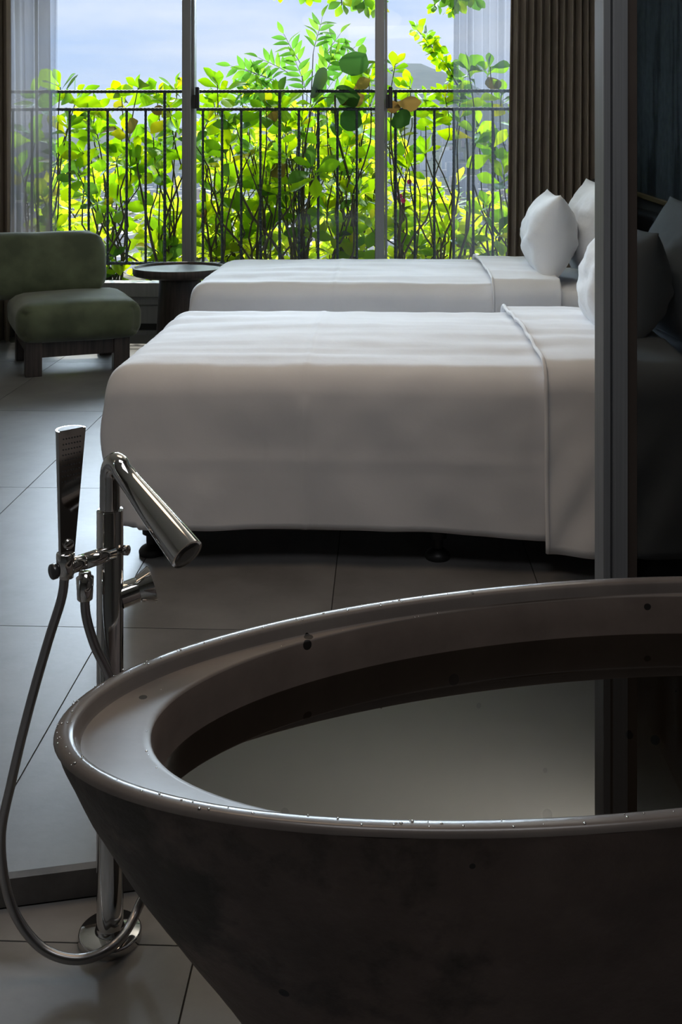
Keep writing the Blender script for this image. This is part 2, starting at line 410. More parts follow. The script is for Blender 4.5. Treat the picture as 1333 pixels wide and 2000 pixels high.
structure(MB().box(X_L - .2, 2.4, Y_B - .2, 8.75, Z_C, Z_C + .2).build('ceiling', M['ceiling']))  # beyond the window it runs on as an added, unseen overhang blocking sun
structure(MB().box(X_L - .2, X_L, Y_B, 7.6, -.25, Z_C).build('wall_left', M['plaster']))
structure(MB().box(X_R, X_R + .2, 2.62, 7.6, -.2, Z_C).build('wall_right', M['plaster']))
structure(MB().box(2.2, 2.4, Y_B, 2.75, -.25, Z_C).build('wall_right_bathroom', M['dark_plaster']))
structure(MB().box(X_R + .2, 2.4, 2.62, 2.80, -.25, Z_C).build('wall_return', M['dark_plaster']))
structure(MB().box(X_L, 2.2, Y_B - .2, Y_B, -.25, Z_C).build('wall_behind', M['dark_plaster']))
structure(MB().box(1.02, X_R + .2, 7.42, 7.58, -.2, Z_C).build('wall_window_side', M['plaster']))

# window: floor-standing aluminium sliding frame with three panes
GL_Z0 = CAM_H - 273*7.4/F_PX                                # lower edge of the glass
win = tag(empty('window_1', (0, 0, 0)), kind='structure')
def px_x(px, d=7.4): return P(px, 280, d).x
wx0, wx1 = X_L, 1.02
m1, m2 = (px_x(355), px_x(378)), (px_x(733), px_x(757))
MB().box(wx0, wx1, 7.37, 7.50, .262, GL_Z0 - .002).build('bottom_rail', M['alu_grey'], win, bevel=.004)
MB().box(wx0, wx1, 7.395, 7.52, .205, .258).build('track_rail', M['alu_grey'], win, bevel=.004)
MB().box(wx0, wx1, 7.415, 7.53, .075, .200).build('kick_panel', M['alu_grey'], win, bevel=.003)
MB().box(wx0, wx1, 7.40, 7.53, .0005, .030).build('base_track', M['alu_grey'], win)
MB().box(wx0, wx1, 7.44, 7.53, .030, .075).build('base_gap', M['black'], win)
MB().box(wx0, wx1, 7.37, 7.52, Z_C - .09, Z_C - .001).build('top_rail', M['alu_grey'], win, bevel=.004)
for k, (a, b) in enumerate((m1, m2)):
    MB().box(a, b - .018, 7.36, 7.44, GL_Z0, Z_C - .09).build('mullion', M['alu_grey'], win, bevel=.004)
    MB().box(b - .017, b, 7.40, 7.48, GL_Z0, Z_C - .09).build('mullion_edge', M['alu_post'], win, bevel=.002)
    lx = P(385 if k == 0 else 763, 200, 7.4)
    MB().box(lx.x - .012, lx.x + .014, 7.35, 7.38, P(0, 212, 7.4).z, P(0, 170, 7.4).z).box(lx.x - .028, lx.x - .010, 7.345, 7.40, P(0, 212, 7.4).z, P(0, 185, 7.4).z).build('latch', M['black'], win, bevel=.004)
MB().box(wx0, wx0 + .07, 7.37, 7.46, GL_Z0, Z_C - .09).build('jamb', M['alu_grey'], win, bevel=.004)
MB().box(wx1 - .07, wx1, 7.37, 7.46, GL_Z0, Z_C - .09).build('jamb', M['alu_grey'], win, bevel=.004)
for a, b, y in ((wx0 + .07, m1[0], 7.43), (m1[1], m2[0], 7.46), (m2[1], wx1 - .07, 7.43)):
    MB().box(a, b, y, y + .008, GL_Z0, Z_C - .09).build('pane', M['pane'], win)

# glazed partition between bath and bedroom: stile post and dark glass, running like the step
part_o = W((1180 - CX)/F_PX*2.27, 2.27)
def along(px):                                              # distance along the partition at which a pixel column meets it
    dx = (px - CX)/F_PX
    dv = Vector((dx*cos(YAW) - sin(YAW), dx*sin(YAW) + cos(YAW), 0))
    A = part_o; den = STEP_D.x*dv.y - STEP_D.y*dv.x
    return -(A.x*dv.y - A.y*dv.x)/den
pang = math.atan2(STEP_D.y, STEP_D.x)
pt = thing('glazed_partition', 'grey aluminium framed dark tinted glass partition standing behind the concrete bathtub', 'partition', part_o, pang)
s1, s2, s3, s4 = along(1194), along(1197), along(1226), along(1250)
zt = Z_C - .002
MB().box(0, s1, 0, .045, .001, zt).build('fixed_stile', M['alu_post'], pt, bevel=.0015)
MB().box(s1, s2, .012, .040, .001, zt).build('gasket', M['black'], pt)
MB().box(s2, s3, -.004, .045, .001, zt).build('door_stile', M['alu_post'], pt, bevel=.0015)
MB().box(s3, s4, .010, .045, .001, zt).build('jamb_strip', M['brown_jamb'], pt, bevel=.001)
L_P = (2.19 - part_o.x)/STEP_D.x
MB().box(s4, L_P, .020, .030, .05, zt - .05).build('glass_panel', M['dark_glass'], pt)
MB().box(s4, L_P, .005, .045, .001, .05).build('bottom_rail', M['alu_post'], pt)
MB().box(s4, L_P, .005, .045, zt - .05, zt).build('top_rail', M['alu_post'], pt)

# ------------------------------------------------------------------ bathtub
K = .80
TC = W(.515*K, 2.075*K); TA0, TB0 = 1.027*K, .439*K; TANG = radians(11.5) + YAW
Z_RIM = .50
tub = thing('bathtub', 'oval brown cast concrete bathtub with an inner ledge, standing in front', 'bathtub', (TC.x, TC.y, LOW), TANG)
NT = 128
def ell(a, b, z, cx=0.0):
    return [Vector((cx + a*cos(2*pi*j/NT), b*sin(2*pi*j/NT), z - LOW)) for j in range(NT)]
zs = [.500, .47, .42, .35, .28, .2, .12, .04, -.05]
gs = [1.0, .990, .962, .916, .863, .792, .718, .657, .588]
def gfun(z):
    for i in range(len(zs)-1):
        if zs[i] >= z >= zs[i+1]:
            t = (zs[i]-z)/(zs[i]-zs[i+1]); return gs[i]*(1-t) + gs[i+1]*t
    return gs[-1]
R = []
for i in range(45):
    z = LOW + (.4915 - LOW)*i/44
    g = sum(gfun(min(.5, max(LOW, z + dz))) for dz in (-.03, 0, .03))/3 if LOW + .03 < z < .45 else gfun(z)
    R.append(ell(TA0*g, TB0*g, z))
body = MB().rings(R, True, False).build('outer_shell', M['tub_outer'], tub, smooth=True)
tex = bpy.data.textures.new('cast_unevenness', 'CLOUDS'); tex.noise_scale = .22; tex.noise_depth = 3
dm = body.modifiers.new('uneven', 'DISPLACE'); dm.texture = tex; dm.strength = .012; dm.mid_level = .5; dm.texture_coords = 'LOCAL'
a1, b1 = .772/.78*K, .316/.78*K
a2, b2 = .672/.78*K, .312/.78*K
R = [ell(TA0*.998, TB0*.998, .4915), ell(TA0*.996, TB0*.996, .496), ell(TA0*.991, TB0*.989, .4995), ell(TA0*.982, TB0*.975, .5005),
     ell(a1 + .010, b1 + .006, .5000), ell(a1 + .003, b1 + .002, .4985), ell(a1, b1, .495), ell(a1 - .004, b1 - .002, .484), ell(a1 - .008, b1 - .003, .480)]
R_led = [ell(a1 - .008, b1 - .003, .480), ell(a1 - .016, b1 - .0032, .4785), ell(a2 + .012, b2 + .0015, .4775), ell(a2 + .003, b2 + .0003, .4765), ell(a2, b2, .474)]
MB().rings(R_led, False, False).build('ledge', M['tub_ledge'], tub, smooth=True)
rim = MB().rings(R, False, False).build('rim', M['tub_rim'], tub, smooth=True)
R = [ell(a2, b2, .474), ell(a2 - .004, b2 - .003, .460)]
R += [ell((a2 - .004)*(1 - .30*t**1.6), (b2 - .003)*(1 - .30*t**1.6), .460 - .36*t) for t in [k/14 for k in range(1, 15)]]
basin = MB().rings(R, False, True).build('basin', M['tub_inner'], tub, smooth=True)
flat_sharp(basin, 60)
zw = .412
tw = (.460 - zw)/.36
wa, wb = (a2 - .004)*(1 - .30*tw**1.6) - .0005, (b2 - .003)*(1 - .30*tw**1.6) - .0005
water = MB().add([p + Vector((0, 0, LOW)) for p in ell(wa, wb, zw)], [tuple(range(NT))]).build('bath_water', M['water'], loc=(TC.x, TC.y, 0), rot=(0, 0, TANG))
tag(water, 'still dark water filling the oval concrete bathtub', 'water')
# beads of water left on the rim and the ledge
drops = MB(); rr = random.Random(5)
for k in range(150):
    t = rr.uniform(pi*.55, pi*1.55); q = rr.random()
    if q < .6: a, b, z = a1 + rr.uniform(.004, .03), b1 + rr.uniform(.004, .02), .5003
    else: a, b, z = a2 + rr.uniform(.006, .08), b2 + .002, .4768
    p = Vector((a*cos(t), b*sin(t), z - LOW)); r = rr.uniform(.0008, .0022)
    drops.lathe([(r, 0), (r*.85, r*.35), (r*.4, r*.6)], 6, Matrix.Translation(p), False, True)
dr = drops.build('water_beads', M['chrome'], tub, smooth=True); dr['kind'] = 'stuff'

# ------------------------------------------------------------------ floor-standing bath tap
FD = 1.87
tb = P(215, 1830, FD)
tap = thing('bath_tap', 'tall polished chrome floor-standing bath tap with a slanting spout, beside the bathtub', 'tap', (tb.x, tb.y, LOW))
def L(px, py, d): return P(px, py, d) - Vector((tb.x, tb.y, LOW))
def T_between(a, b): return Matrix.Translation(a) @ (b - a).to_track_quat('Z', 'Y').to_matrix().to_4x4()
S = FD/F_PX
MB().lathe([(.0535, 0), (.0535, .010), (.0525, .0135), (.050, .015), (.0001, .0155)], 48).build('base_plate', M['chrome'], tap, smooth=True)
flat_sharp(tap.children[-1], 50)
zc = L(215, 995, FD).z
pole = MB().lathe([(.0255, .0156), (.0235, .022), (.0225, .024), (.0225, zc - .002), (.0215, zc), (.017, zc + .0005)], 40).build('pole', M['chrome'], tap, smooth=True); flat_sharp(pole, 45)
# spout: thin upper riser bends over and swells into a cone
tip = L(366, 1083, 1.735); top = L(236, 890, 1.86)
sp = [(0, 0, zc - .01), (0, 0, zc + .03), (0, .0, L(215, 915, FD).z - .012)]
q = [Vector(p) for p in sp]
dirv = (tip - Vector((0, 0, L(215, 880, FD).z))).normalized()
A = q[-1]; hd = Vector((dirv.x, dirv.y, 0)).normalized()
for k in range(1, 9):
    a = k/8*radians(180 - 31)*.985
    q.append(A + hd*(.0185*(1 - cos(a))) + Vector((0, 0, .026*sin(a))))
end0 = q[-1]
for k in range(1, 7): q.append(end0 + (tip - end0)*(k/6))
rad = [.0175, .0173, .0170] + [.0168]*8 + [.0182, .0205, .0228, .0248, .0265, .0277]
spo = MB().tube(q, rad, 32).build('spout', M['chrome'], tap, smooth=True); flat_sharp(spo, 50)
dd = (q[-1] - q[-2]).normalized()
MB().lathe([(.0235, 0), (.0225, .0012), (.012, .0016)], 28, T_between(q[-1] - dd*.0003, q[-1] + dd)).build('aerator', M['chrome_dark'], spo, smooth=True)
# arm that carries the hand shower
armA, armB = L(222, 1078, FD - .012), L(118, 1112, 1.795)
MB().lathe([(.013, 0), (.013, (armB-armA).length*.55), (.0122, (armB-armA).length*.552), (.0122, (armB-armA).length*.565), (.013, (armB-armA).length*.568), (.013, (armB-armA).length)], 24, T_between(armA, armB)).build('holder_arm', M['chrome'], tap, smooth=True)
arm = tap.children[-1]; flat_sharp(arm, 45)
ax = (armB - armA).normalized()
MB().lathe([(.008, 0), (.008, .007), (.0125, .008), (.0125, .015), (.011, .0165)], 24, T_between(armB, armB + ax)).build('end_knob', M['chrome_dark'], arm, smooth=True)
fork = L(128, 1098, 1.795)
MB().lathe([(.0132, -.020), (.0145, -.019), (.0150, .014), (.0140, .0155)], 24, Matrix.Translation(fork), True, True).build('holder_socket', M['chrome'], tap, smooth=True)
flat_sharp(tap.children[-1], 45)
# hose outlet below the arm
ho = L(166, 1118, 1.825)
MB().lathe([(.010, 0), (.0105, -.006), (.0145, -.008), (.0128, -.044), (.0105, -.046)], 24, Matrix.Translation(ho)).build('hose_connector', M['chrome'], tap, smooth=True); flat_sharp(tap.children[-1], 45)
# small diverter button and the flared mixing knob
kd = Vector((.92, -.30, .08)).normalized()
b0 = L(236, 1074, FD - .01)
MB().lathe([(.005, -.01), (.005, .006), (.0085, .0065), (.0085, .014), (.0075, .015)], 20, T_between(b0, b0 + kd)).build('diverter_button', M['chrome'], tap, smooth=True); flat_sharp(tap.children[-1], 45)
k0 = L(215, 1172, FD)
kd = Vector((.88, .40, .22)).normalized()
stm = MB().lathe([(.021, .018), (.021, .047)], 32, T_between(k0, k0 + kd)).build('knob_stem', M['chrome'], tap, smooth=True); flat_sharp(stm, 45)
MB().lathe([(.0195, .047), (.0195, .0485), (.0215, .049), (.031, .072), (.0312, .0735), (.0295, .0742), (.006, .0720)], 36, T_between(k0, k0 + kd)).build('mixing_knob', M['chrome'], stm, smooth=True); flat_sharp(stm.children[-1], 45)
# hose: from the connector down behind the tub, round over the floor, up to the hand shower
hp = [L(166, 1146, 1.825), L(168, 1200, 1.825), L(185, 1260, 1.822), L(210, 1312, 1.822), L(246, 1400, 1.83), L(292, 1520, 1.86), L(310, 1650, 1.90), L(268, 1778, 1.875), L(222, 1846, 1.805), L(150, 1874, 1.785),
      L(75, 1846, 1.79), L(20, 1762, 1.80), L(2, 1640, 1.80), L(24, 1520, 1.80), L(58, 1380, 1.80), L(95, 1250, 1.80), L(120, 1170, 1.797), L(127, 1120, 1.795)]
hc = catmull(hp, 150)
for p in hc: p.z = max(p.z, .0085)
MB().tube(hc, .0078, 14).build('hose', M['hose'], tap, smooth=True)

# hand shower: a tapering wedge of chrome with a flat spray face
hs_b, hs_t = P(130, 1086, 1.795), P(139, 838, 1.795)
hsn = thing('hand_shower', 'slim wedge-shaped chrome hand shower standing upright in the tap holder', 'shower head', hs_b)
up = hs_t - hs_b; Lh = up.length
fdir = Vector((.80, -.60, 0)).normalized()      # spray face looks at the tub
sdir = Vector((.60, .80, 0)).normalized()
fdir, sdir = Vector((.70, -.714, 0)), Vector((.714, .70, 0))
def hs_ring(t, wi, de):
    c = up*t; pts = []
    for j in range(17):                          # rounded back
        a = pi*j/16
        pts.append(c + sdir*(wi*cos(a)) - fdir*(de*sin(a)))
    pts.append(c - sdir*wi*.985 + fdir*.004); pts.append(c + sdir*wi*.985 + fdir*.004)
    return pts
R = [hs_ring(t, .0125 + .0125*t, .013 + .011*t) for t in (0, .03, .2, .4, .6, .8, .985, 1.0)]
MB().rings([[p*1.0 + up*.0015 for p in [(q - up)*.86 + up for q in hs_ring(1.0, .025, .024)]], [p + up*.004 for p in [(q - up)*.84 + up for q in hs_ring(1.0, .025, .024)]]]).build('top_cap', M['alu_grey'], hsn)
hb = MB().rings(R).build('body', M['chrome'], hsn, smooth=True); flat_sharp(hb, 38)
MB().lathe([(.0115, -.035), (.0115, 0.001)], 24).build('neck', M['chrome'], hsn, smooth=True); flat_sharp(hsn.children[-1], 45)
c0 = up*.10
mb = MB(); nz = M['chrome_dark']
MB().lathe([(.008, -.004), (.0088, 0), (.0085, .004), (.006, .0055)], 20, T_between(c0 + fdir*.004, c0 + fdir*2)).build('button', M['chrome'], hsn, smooth=True)
for i in range(9):
    for j in range(-3, 4):
        t = .60 + i*.042; p = up*t + sdir*(j*.0050) + fdir*.0041
        mb.lathe([(.0014, 0), (.0010, .0012)], 6, T_between(p, p + fdir))
nzo = mb.build('spray_nozzles', nz, hb); nzo['kind'] = 'stuff'

# ------------------------------------------------------------------ beds
def soft_noise(p, s, seed=0): return noise.noise(Vector((p[0]*s + seed*7.3, p[1]*s, p[2]*s)))
def drape(x0, x1, y0, y1, zt, zb, r, seed, hem=.012, foot=True, wr=1.0, nx=150, bx0=None, extra=0.0):
    """bed cover: top, both hanging sides and the foot end as one sheet with rounded edges; head end left open"""
    # cross section over Y: from front hem up over the top and down to the back hem
    sec = []
    H_ = zt - zb
    for k in range(22): sec.append(('f', k/22))
    for k in range(12): sec.append(('cf', k/12))
    for k in range(34): sec.append(('t', k/34))
    for k in range(12): sec.append(('cb', k/12))
    for k in range(13): sec.append(('b', k/12))
    wy = y1 - y0
    def sect(kind, t, inset, zdrop, zbot):
        rr_ = r
        if kind == 'f': return y0 + inset, zbot + (zt - zdrop - rr_ - zbot)*t
        if kind == 'cf':
            a = pi/2*t; return y0 + inset + rr_*(1 - cos(a)), zt - zdrop - rr_ + rr_*sin(a)
        if kind == 't': return y0 + inset + rr_ + (wy - 2*inset - 2*rr_)*t, zt - zdrop
        if kind == 'cb':
            a = pi/2*t; return y1 - inset - rr_ + rr_*sin(a), zt - zdrop - rr_ + rr_*cos(a)
        return y1 - inset, zt - zdrop - rr_ - (zt - zdrop - rr_ - zbot)*t
    rows = []
    # foot end is closed by shrinking the section: x goes round the foot edge
    prof = []
    if foot:
        for k in range(16): prof.append(('foot', k/16))
    for k in range(nx + 1): prof.append(('len', k/nx))
    V = []; 
    rf = .085
    for kind, u in prof:
        row = []
        for sk, t in sec:
            if kind == 'foot':
                a = pi/2*u
                x = x0 + rf*(1 - cos(a))
                zd = rf*.75*(1 - sin(a))
                ins = .022*(1 - sin(a))
                y, z = sect(sk, t, ins, zd, zb + .01)
            else:
                x = x0 + (rf if foot else 0) + (x1 - x0 - (rf if foot else 0))*u
                y, z = sect(sk, t, 0, 0, zb)
            p = Vector((x, y, z))
            hang = max(0, min(1, (zt - .12 - z)/H_))
            side = -1 if y < (y0+y1)/2 else 1
            lx = (x - (x0 if bx0 is None else bx0))/2.1
            # hanging cloth billows, wrinkles and an uneven hem
            if sk in 'fb':
                bil = .016*sin(lx*9 + seed) + .020*soft_noise((x*2.2, z*.8, seed), 1.0, seed)
                fold = (.020 if x < x0 + .5 or extra else .012)*soft_noise(((x + .55*z)*5.5, z*1.1, seed), 1.0, seed + 3)*wr
                p.y += side*(bil + fold)*hang*1.2 - side*.012*hang
                if sk == 'f' and lx > .25: p.z -= hang**3*.060*((lx - .25)/.55)
                p.z += hang**4*(hem*sin(x*6.1 + seed) + hem*.7*soft_noise((x*5, 0, seed), 1, seed))
            else:
                cr = .010*soft_noise((x*.9, y*7, seed), 1.0, seed) + .006*soft_noise((x*1.4, y*17, seed), 1.0, seed+1)
                tt = (y - y0)/(wy)
                p.z += cr*wr + .022*sin(pi*min(1, max(0, tt)))*min(1, lx*4)
            p += Vector((0, side*.004, .003))*soft_noise(p*9, 1.0, seed)
            for cx_ in (-.24, ):                # pressed crease across the cover
                p += Vector((0, side*.0045 if sk in 'fb' else 0, .003 if sk not in 'fb' else 0))*math.exp(-((x - cx_)/.011)**2)*(0 if extra else 1)
            if sk in 'fb' and not extra: p.y += side*.003*math.exp(-((z - .335)/.012)**2)
            if extra:                           # extra rumples of the folded-back sheet, always outwards
                w_ = extra*(.5 + .5*soft_noise(((x - .55*z)*7.5, (z + .4*x)*1.6, seed), 1.0, seed + 8))*(hang if sk in 'fb' else .25)
                p.y += side*w_ if sk in 'fb' else 0; p.z += w_ if sk not in 'fb' else 0
            if foot and kind == 'foot' or (foot and x < x0 + .30):
                near = max(0, 1 - (x - x0)/.30)
                p.x += near*(.075*hang**1.6 - .015*sin(pi*min(1, hang*2.2)))
            row.append(p)
        V.append(row)
    mb = MB(); n = len(sec)
    mb.rings(V, False, False, closed=False)
    if foot:                                    # hanging foot panel, stitched to the first row
        first = V[0]; m = 9; pan = []
        yc = (y0 + y1)/2
        iy0, iy1 = 0, n - 1
        # bridge front and back halves of the first section
        half = n//2
        F_ = []
        for i in range(half):
            a, b = first[i], first[n - 1 - i]; rw = []
            for k in range(13):
                s = k/12; q_ = a.lerp(b, s)
                bul = sin(pi*s)
                q_.x -= (.018 + .012*soft_noise((q_.y*4, q_.z*2, seed), 1, seed))*min(1, bul*2.2)*(1 if i < half - 4 else (half - i)/5)
                rw.append(q_)
            F_.append(rw)
        mb.rings(F_, False, False, closed=False)
    o = mb
    return o

def shell_mod(o, t=.006):
    s = o.modifiers.new('cloth_thickness', 'SOLIDIFY'); s.thickness = t; s.offset = -1

def make_bed(label, y0, y1, x0, seam_x, end_x, seed, front_leg=True):
    bed = thing('twin_bed', label, 'bed', ((x0 + 1.25)/2, (y0 + y1)/2, 0), 0, 'twin beds')
    o = bed.location
    def place(ob): ob.location = -o; return ob
    zt = .612
    fx = x0 + .06
    ba = MB().box(fx, 1.27, y0 + .045, y1 - .045, .105, .30).build('bed_base', M['bed_base'], bed, bevel=.02); place(ba)
    MBm = MB().box(fx, 1.27, y0 + .03, y1 - .03, .302, .575).build('mattress', M['linen'], bed, bevel=.06, seg=4); place(MBm)
    for lx in (x0 + .125, x0 + 1.03, 1.15):
        for ly in (y0 + .13, y1 - .13):
            lg = MB().lathe([(.038, .0), (.040, .012), (.034, .022), (.016, .034), (.016, .060), (.028, .066), (.030, .104), (.030, .108)], 18).build('leg', M['black'], bed, smooth=True)
            lg.location = Vector((lx, ly, 0)) - o; flat_sharp(lg, 40)
    d = drape(x0, seam_x + .06, y0, y1, zt, .125, .085, seed)
    du = d.build('duvet', M['linen'], bed, smooth=True); place(du); shell_mod(du)
    td = drape(seam_x, end_x, y0 - .016, y1 + .016, zt + .012, .104, .090, seed, foot=False, nx=44, bx0=x0, extra=.10)
    t = td.build('turned_down_sheet', M['linen'], bed, smooth=True); place(t); shell_mod(t)
    # rolled seam at the turn-down, following the sheet's first row
    row = [Vector(t.data.vertices[i].co) for i in range(93)]
    rl = MB().tube([p + Vector((.002, -.003 if p.y < (y0+y1)/2 else .003, .004)) for p in row], .0065, 8).build('rolled_seam', M['linen'], t, smooth=True)
    # long press crease on the duvet
    return bed

bed1 = make_bed('white twin bed nearest the bathtub, its duvet hanging over the front side', 3.33, 4.55, -.86, .485, .93, 1.0)
bed2 = make_bed('white twin bed standing by the window, behind the other bed', 5.36, 6.56, -.955, .53, .86, 4.0)

def pillow_mesh(w, h, t, seed, n=26):
    mb = MB(); 
    for sgn in (1, -1):
        vs_ = []
        for i in range(n + 1):
            for j in range(n + 1):
                u, v = -1 + 2*i/n, -1 + 2*j/n
                x = w/2*u*(1 - .10*(1 - v*v)*u*u*1.0) ; y = h/2*v*(1 - .07*(1 - u*u)*v*v)
                th = max(0, (1 - u**4))**.6*max(0, (1 - v*v))**.68
                cr = soft_noise((u*2.5 + v, v*3.5, seed), 1.0, seed)*.020 + soft_noise((u*6, v*6 - u*3, seed), 1.0, seed)*.008
                z = sgn*(t/2*th + cr*th)
                vs_.append((x, y, z))
        fs = []
        for i in range(n):
            for j in range(n):
                a = i*(n+1) + j
                fs.append((a, a+1, a+n+2, a+n+1) if sgn < 0 else (a, a+n+1, a+n+2, a+1))
        mb.add(vs_, fs)
    m = mb.mesh('pillow', M['pillow_linen'], True)
    bm = bmesh.new(); bm.from_mesh(m); bmesh.ops.remove_doubles(bm, verts=bm.verts, dist=.0008); bmesh.ops.recalc_face_normals(bm, faces=bm.faces); bm.to_mesh(m); bm.free()
    return m
def pillow(label, loc, w, h, t, lean, yaw, seed, group='pillows on the twin beds', roll=0.0):
    o = bpy.data.objects.new('pillow', pillow_mesh(w, h, t, seed)); COL.objects.link(o)
    # local x = long side (along the bed's width), y = up, z = thickness (along the bed's length)
    Mx = Matrix.Translation(Vector(loc)) @ Matrix.Rotation(yaw, 4, 'Z') @ Matrix.Rotation(lean, 4, 'Y') @ Matrix(((0,0,1,0),(1,0,0,0),(0,1,0,0),(0,0,0,1))) @ Matrix.Rotation(roll, 4, 'Z')
    o.matrix_world = Mx
    return tag(o, label, 'pillow', group)
pillow('white pillow standing upright in front on the bed by the window', (.875, 5.88, .815), .72, .46, .27, radians(7), radians(-3), 1)
pillow('white pillow at the back of the window bed, leaning on the dark headboard', (1.125, 5.95, .845), .76, .52, .25, radians(10), radians(2), 2)
pillow('white pillow standing in front on the near bed, half hidden by the grey partition post', (.855, 3.99, .800), .70, .43, .27, radians(16), radians(-2), 3)
pillow('white pillow seen through the dark glass, behind the front one on the near bed', (1.100, 4.05, .835), .76, .52, .24, radians(12), radians(2), 4)

# headboard and the mural above it
hb_ = thing('headboard', 'long black padded headboard behind the pillows along the wall', 'headboard', (1.385, 4.9, 0))
for k in range(4):
    y0 = -1.62 + k*.86
    MB().box(-.085, .012, y0 + .004, y0 + .856, .06, .955).build('headboard_panel', M['headboard'], hb_, bevel=.03, seg=3)
wg = MB().box(-.13, .012, 1.83, 1.90, .001, 1.085).build('end_wing', M['headboard'], hb_, bevel=.035, seg=4)
MB().box(-.06, .010, -1.60, 1.80, .001, .06).build('plinth', M['black'], hb_)
ml = thing('wall_mural', 'blue black painting of rough tree trunks with gold edging, above the headboard', 'painting', (1.462, 5.85, .992))
ml.rotation_euler = (radians(1.6), 0, 0)
MB().box(-.030, .0, -2.55, .85, .022, 1.60).build('canvas', M['mural'], ml)
MB().box(-.050, .0, -2.55, .85, 0.0, .024).build('gold_edging', M['gold'], ml, bevel=.003)

# ------------------------------------------------------------------ lounge chair
fl, fr, bl = W(-1.72, 6.12), W(-1.266, 6.28), W(-2.006, 6.59)
cang = radians(22) + YAW
ch = thing('lounge_chair', 'low armless lounge chair in green velvet on dark wood legs', 'armchair', fl + Vector((cos(cang), sin(cang), 0))*.26, cang)
def cushion(w, d, h, r, crown, seed, corner=0.0):
    """rounded upholstered block centred at the origin, base z=0"""
    me = bmesh.new(); bmesh.ops.create_cube(me, size=1)
    bmesh.ops.subdivide_edges(me, edges=me.edges[:], cuts=15, use_grid_fill=True)
    mb = MB()
    for v in me.verts:
        p = v.co*2
        hx, hy, hz = w/2, d/2, h/2
        q = Vector((p.x*hx, p.y*hy, p.z*hz))
        if corner:                              # round the outline seen face-on
            ex, ey = abs(q.x) - (hx - corner), abs(q.y) - (hy - corner)
            if ex > 0 and ey > 0:
                mm = max(ex, ey)/hypot(ex, ey)
                q.x = math.copysign(hx - corner + ex*mm, q.x); q.y = math.copysign(hy - corner + ey*mm, q.y)
        inner = Vector((max(-hx+r, min(hx-r, q.x)), max(-hy+r, min(hy-r, q.y)), max(-hz+r*.9, min(hz-r*.9, q.z))))
        e = q - inner
        if e.length > 1e-6:
            m_ = max(abs(e.x)/r, abs(e.y)/r, abs(e.z)/(r*.9))
            e = e.normalized()*r*m_
        q = inner + e
        top = (1 - p.x**2)*(1 - p.y**2)
        q.z += crown*top*(1 if p.z > 0 else -.2)
        q += q.normalized()*.006*soft_noise(q*5, 1.0, seed)
        v.co = q + Vector((0, 0, h/2))
    m = bpy.data.meshes.new('cushion'); me.to_mesh(m); me.free()
    m.materials.append(M['velvet']); m.polygons.foreach_set('use_smooth', [True]*len(m.polygons)); return m
def cpart(name, mesh, loc, rot=(0,0,0)):
    o = bpy.data.objects.new(name, mesh); COL.objects.link(o); o.parent = ch; o.location = loc; o.rotation_euler = rot; return o
cpart('seat', cushion(.70, .68, .205, .085, .022, 3, .10), (.005, .27, .192))
cpart('backrest', cushion(.78, .40, .165, .075, .02, 9, .13), (-.15, .625, .55), (radians(80), 0, 0))
for sx in (-.250, .240):
    MB().box(sx - .045, sx + .045, -.005, .075, .0005, .205).build('leg', M['dark_wood'], ch, bevel=.003)
    MB().box(sx - .045, sx + .045, .50, .58, .0005, .40).build('leg', M['dark_wood'], ch, bevel=.003)
    MB().box(sx - .040, sx + .040, .075, .50, .13, .205).build('side_rail', M['dark_wood'], ch, bevel=.003)
MB().box(-.22, .22, .02, .055, .10, .205).build('apron', M['dark_wood'], ch, bevel=.003)

# ------------------------------------------------------------------ side table
td_ = 6.78
tp = P(352, 280, td_)
tbl = thing('side_table', 'round dark wood pedestal side table with a raised lip, at the foot of the beds', 'side table', (tp.x, tp.y, 0))
ZT = CAM_H - (523 - 280)*td_/F_PX
MB().lathe([(.272, ZT - .008), (.0001, ZT - .0078)], 64).build('tray_surface', M['table_top'], tbl, smooth=True)
MB().lathe([(.255, ZT - .048), (.283, ZT - .040), (.289, ZT - .030), (.290, ZT + .004), (.288, ZT + .007), (.280, ZT + .007), (.276, ZT + .004), (.274, ZT - .009), (.05, ZT - .012), (.05, ZT - .046)], 72).build('table_top', M['dark_wood'], tbl, smooth=True)
flat_sharp(tbl.children[-1], 40)
pr = [(.128 + .028*t**1.4, (ZT - .046)*(1 - t) + .0005) for t in [k/12 for k in range(13)]]
MB().lathe(pr, 48).build('pedestal', M['dark_wood'], tbl, smooth=True); flat_sharp(tbl.children[-1], 50)

# ------------------------------------------------------------------ curtains
def curtain(xa, xb, y, depth, pleats, seed, z0=.012, z1=Z_C - .03, spread=0.0, n_per=12, irr=.25, nz=10, sharp=1.0):
    rnd = random.Random(seed); n = pleats*n_per; rows = []
    ph = [rnd.uniform(-irr, irr) for _ in range(pleats + 2)]
    am = [rnd.uniform(1 - irr*1.4, 1 + irr) for _ in range(pleats + 2)]
    for iz in range(nz + 1):
        t = iz/nz; z = z0 + (z1 - z0)*t; row = []
        for k in range(n + 1):
            u = k/n*pleats; i = int(u); f_ = u - i
            a = am[i]*(1 - f_) + am[i+1]*f_; p_ = ph[i]*(1 - f_) + ph[i+1]*f_
            w = u + p_*.35 + .04*sin(t*5 + i*1.3 + seed)
            s = sin(2*pi*w); s = math.copysign(abs(s)**sharp, s)
            x = xa + (xb - xa)*(k/n) - spread*(1 - t)*(1 - k/n) + .006*sin(4*pi*w)
            row.append(Vector((x, y + depth*a*s*(1.0 - .15*t), z)))
        rows.append(row)
    return MB().rings(rows, False, False, closed=False)
def drape_thing(name, label, cat, mbs, m, group=None):
    return tag(mbs.build(name, m, smooth=True), label, cat, group)
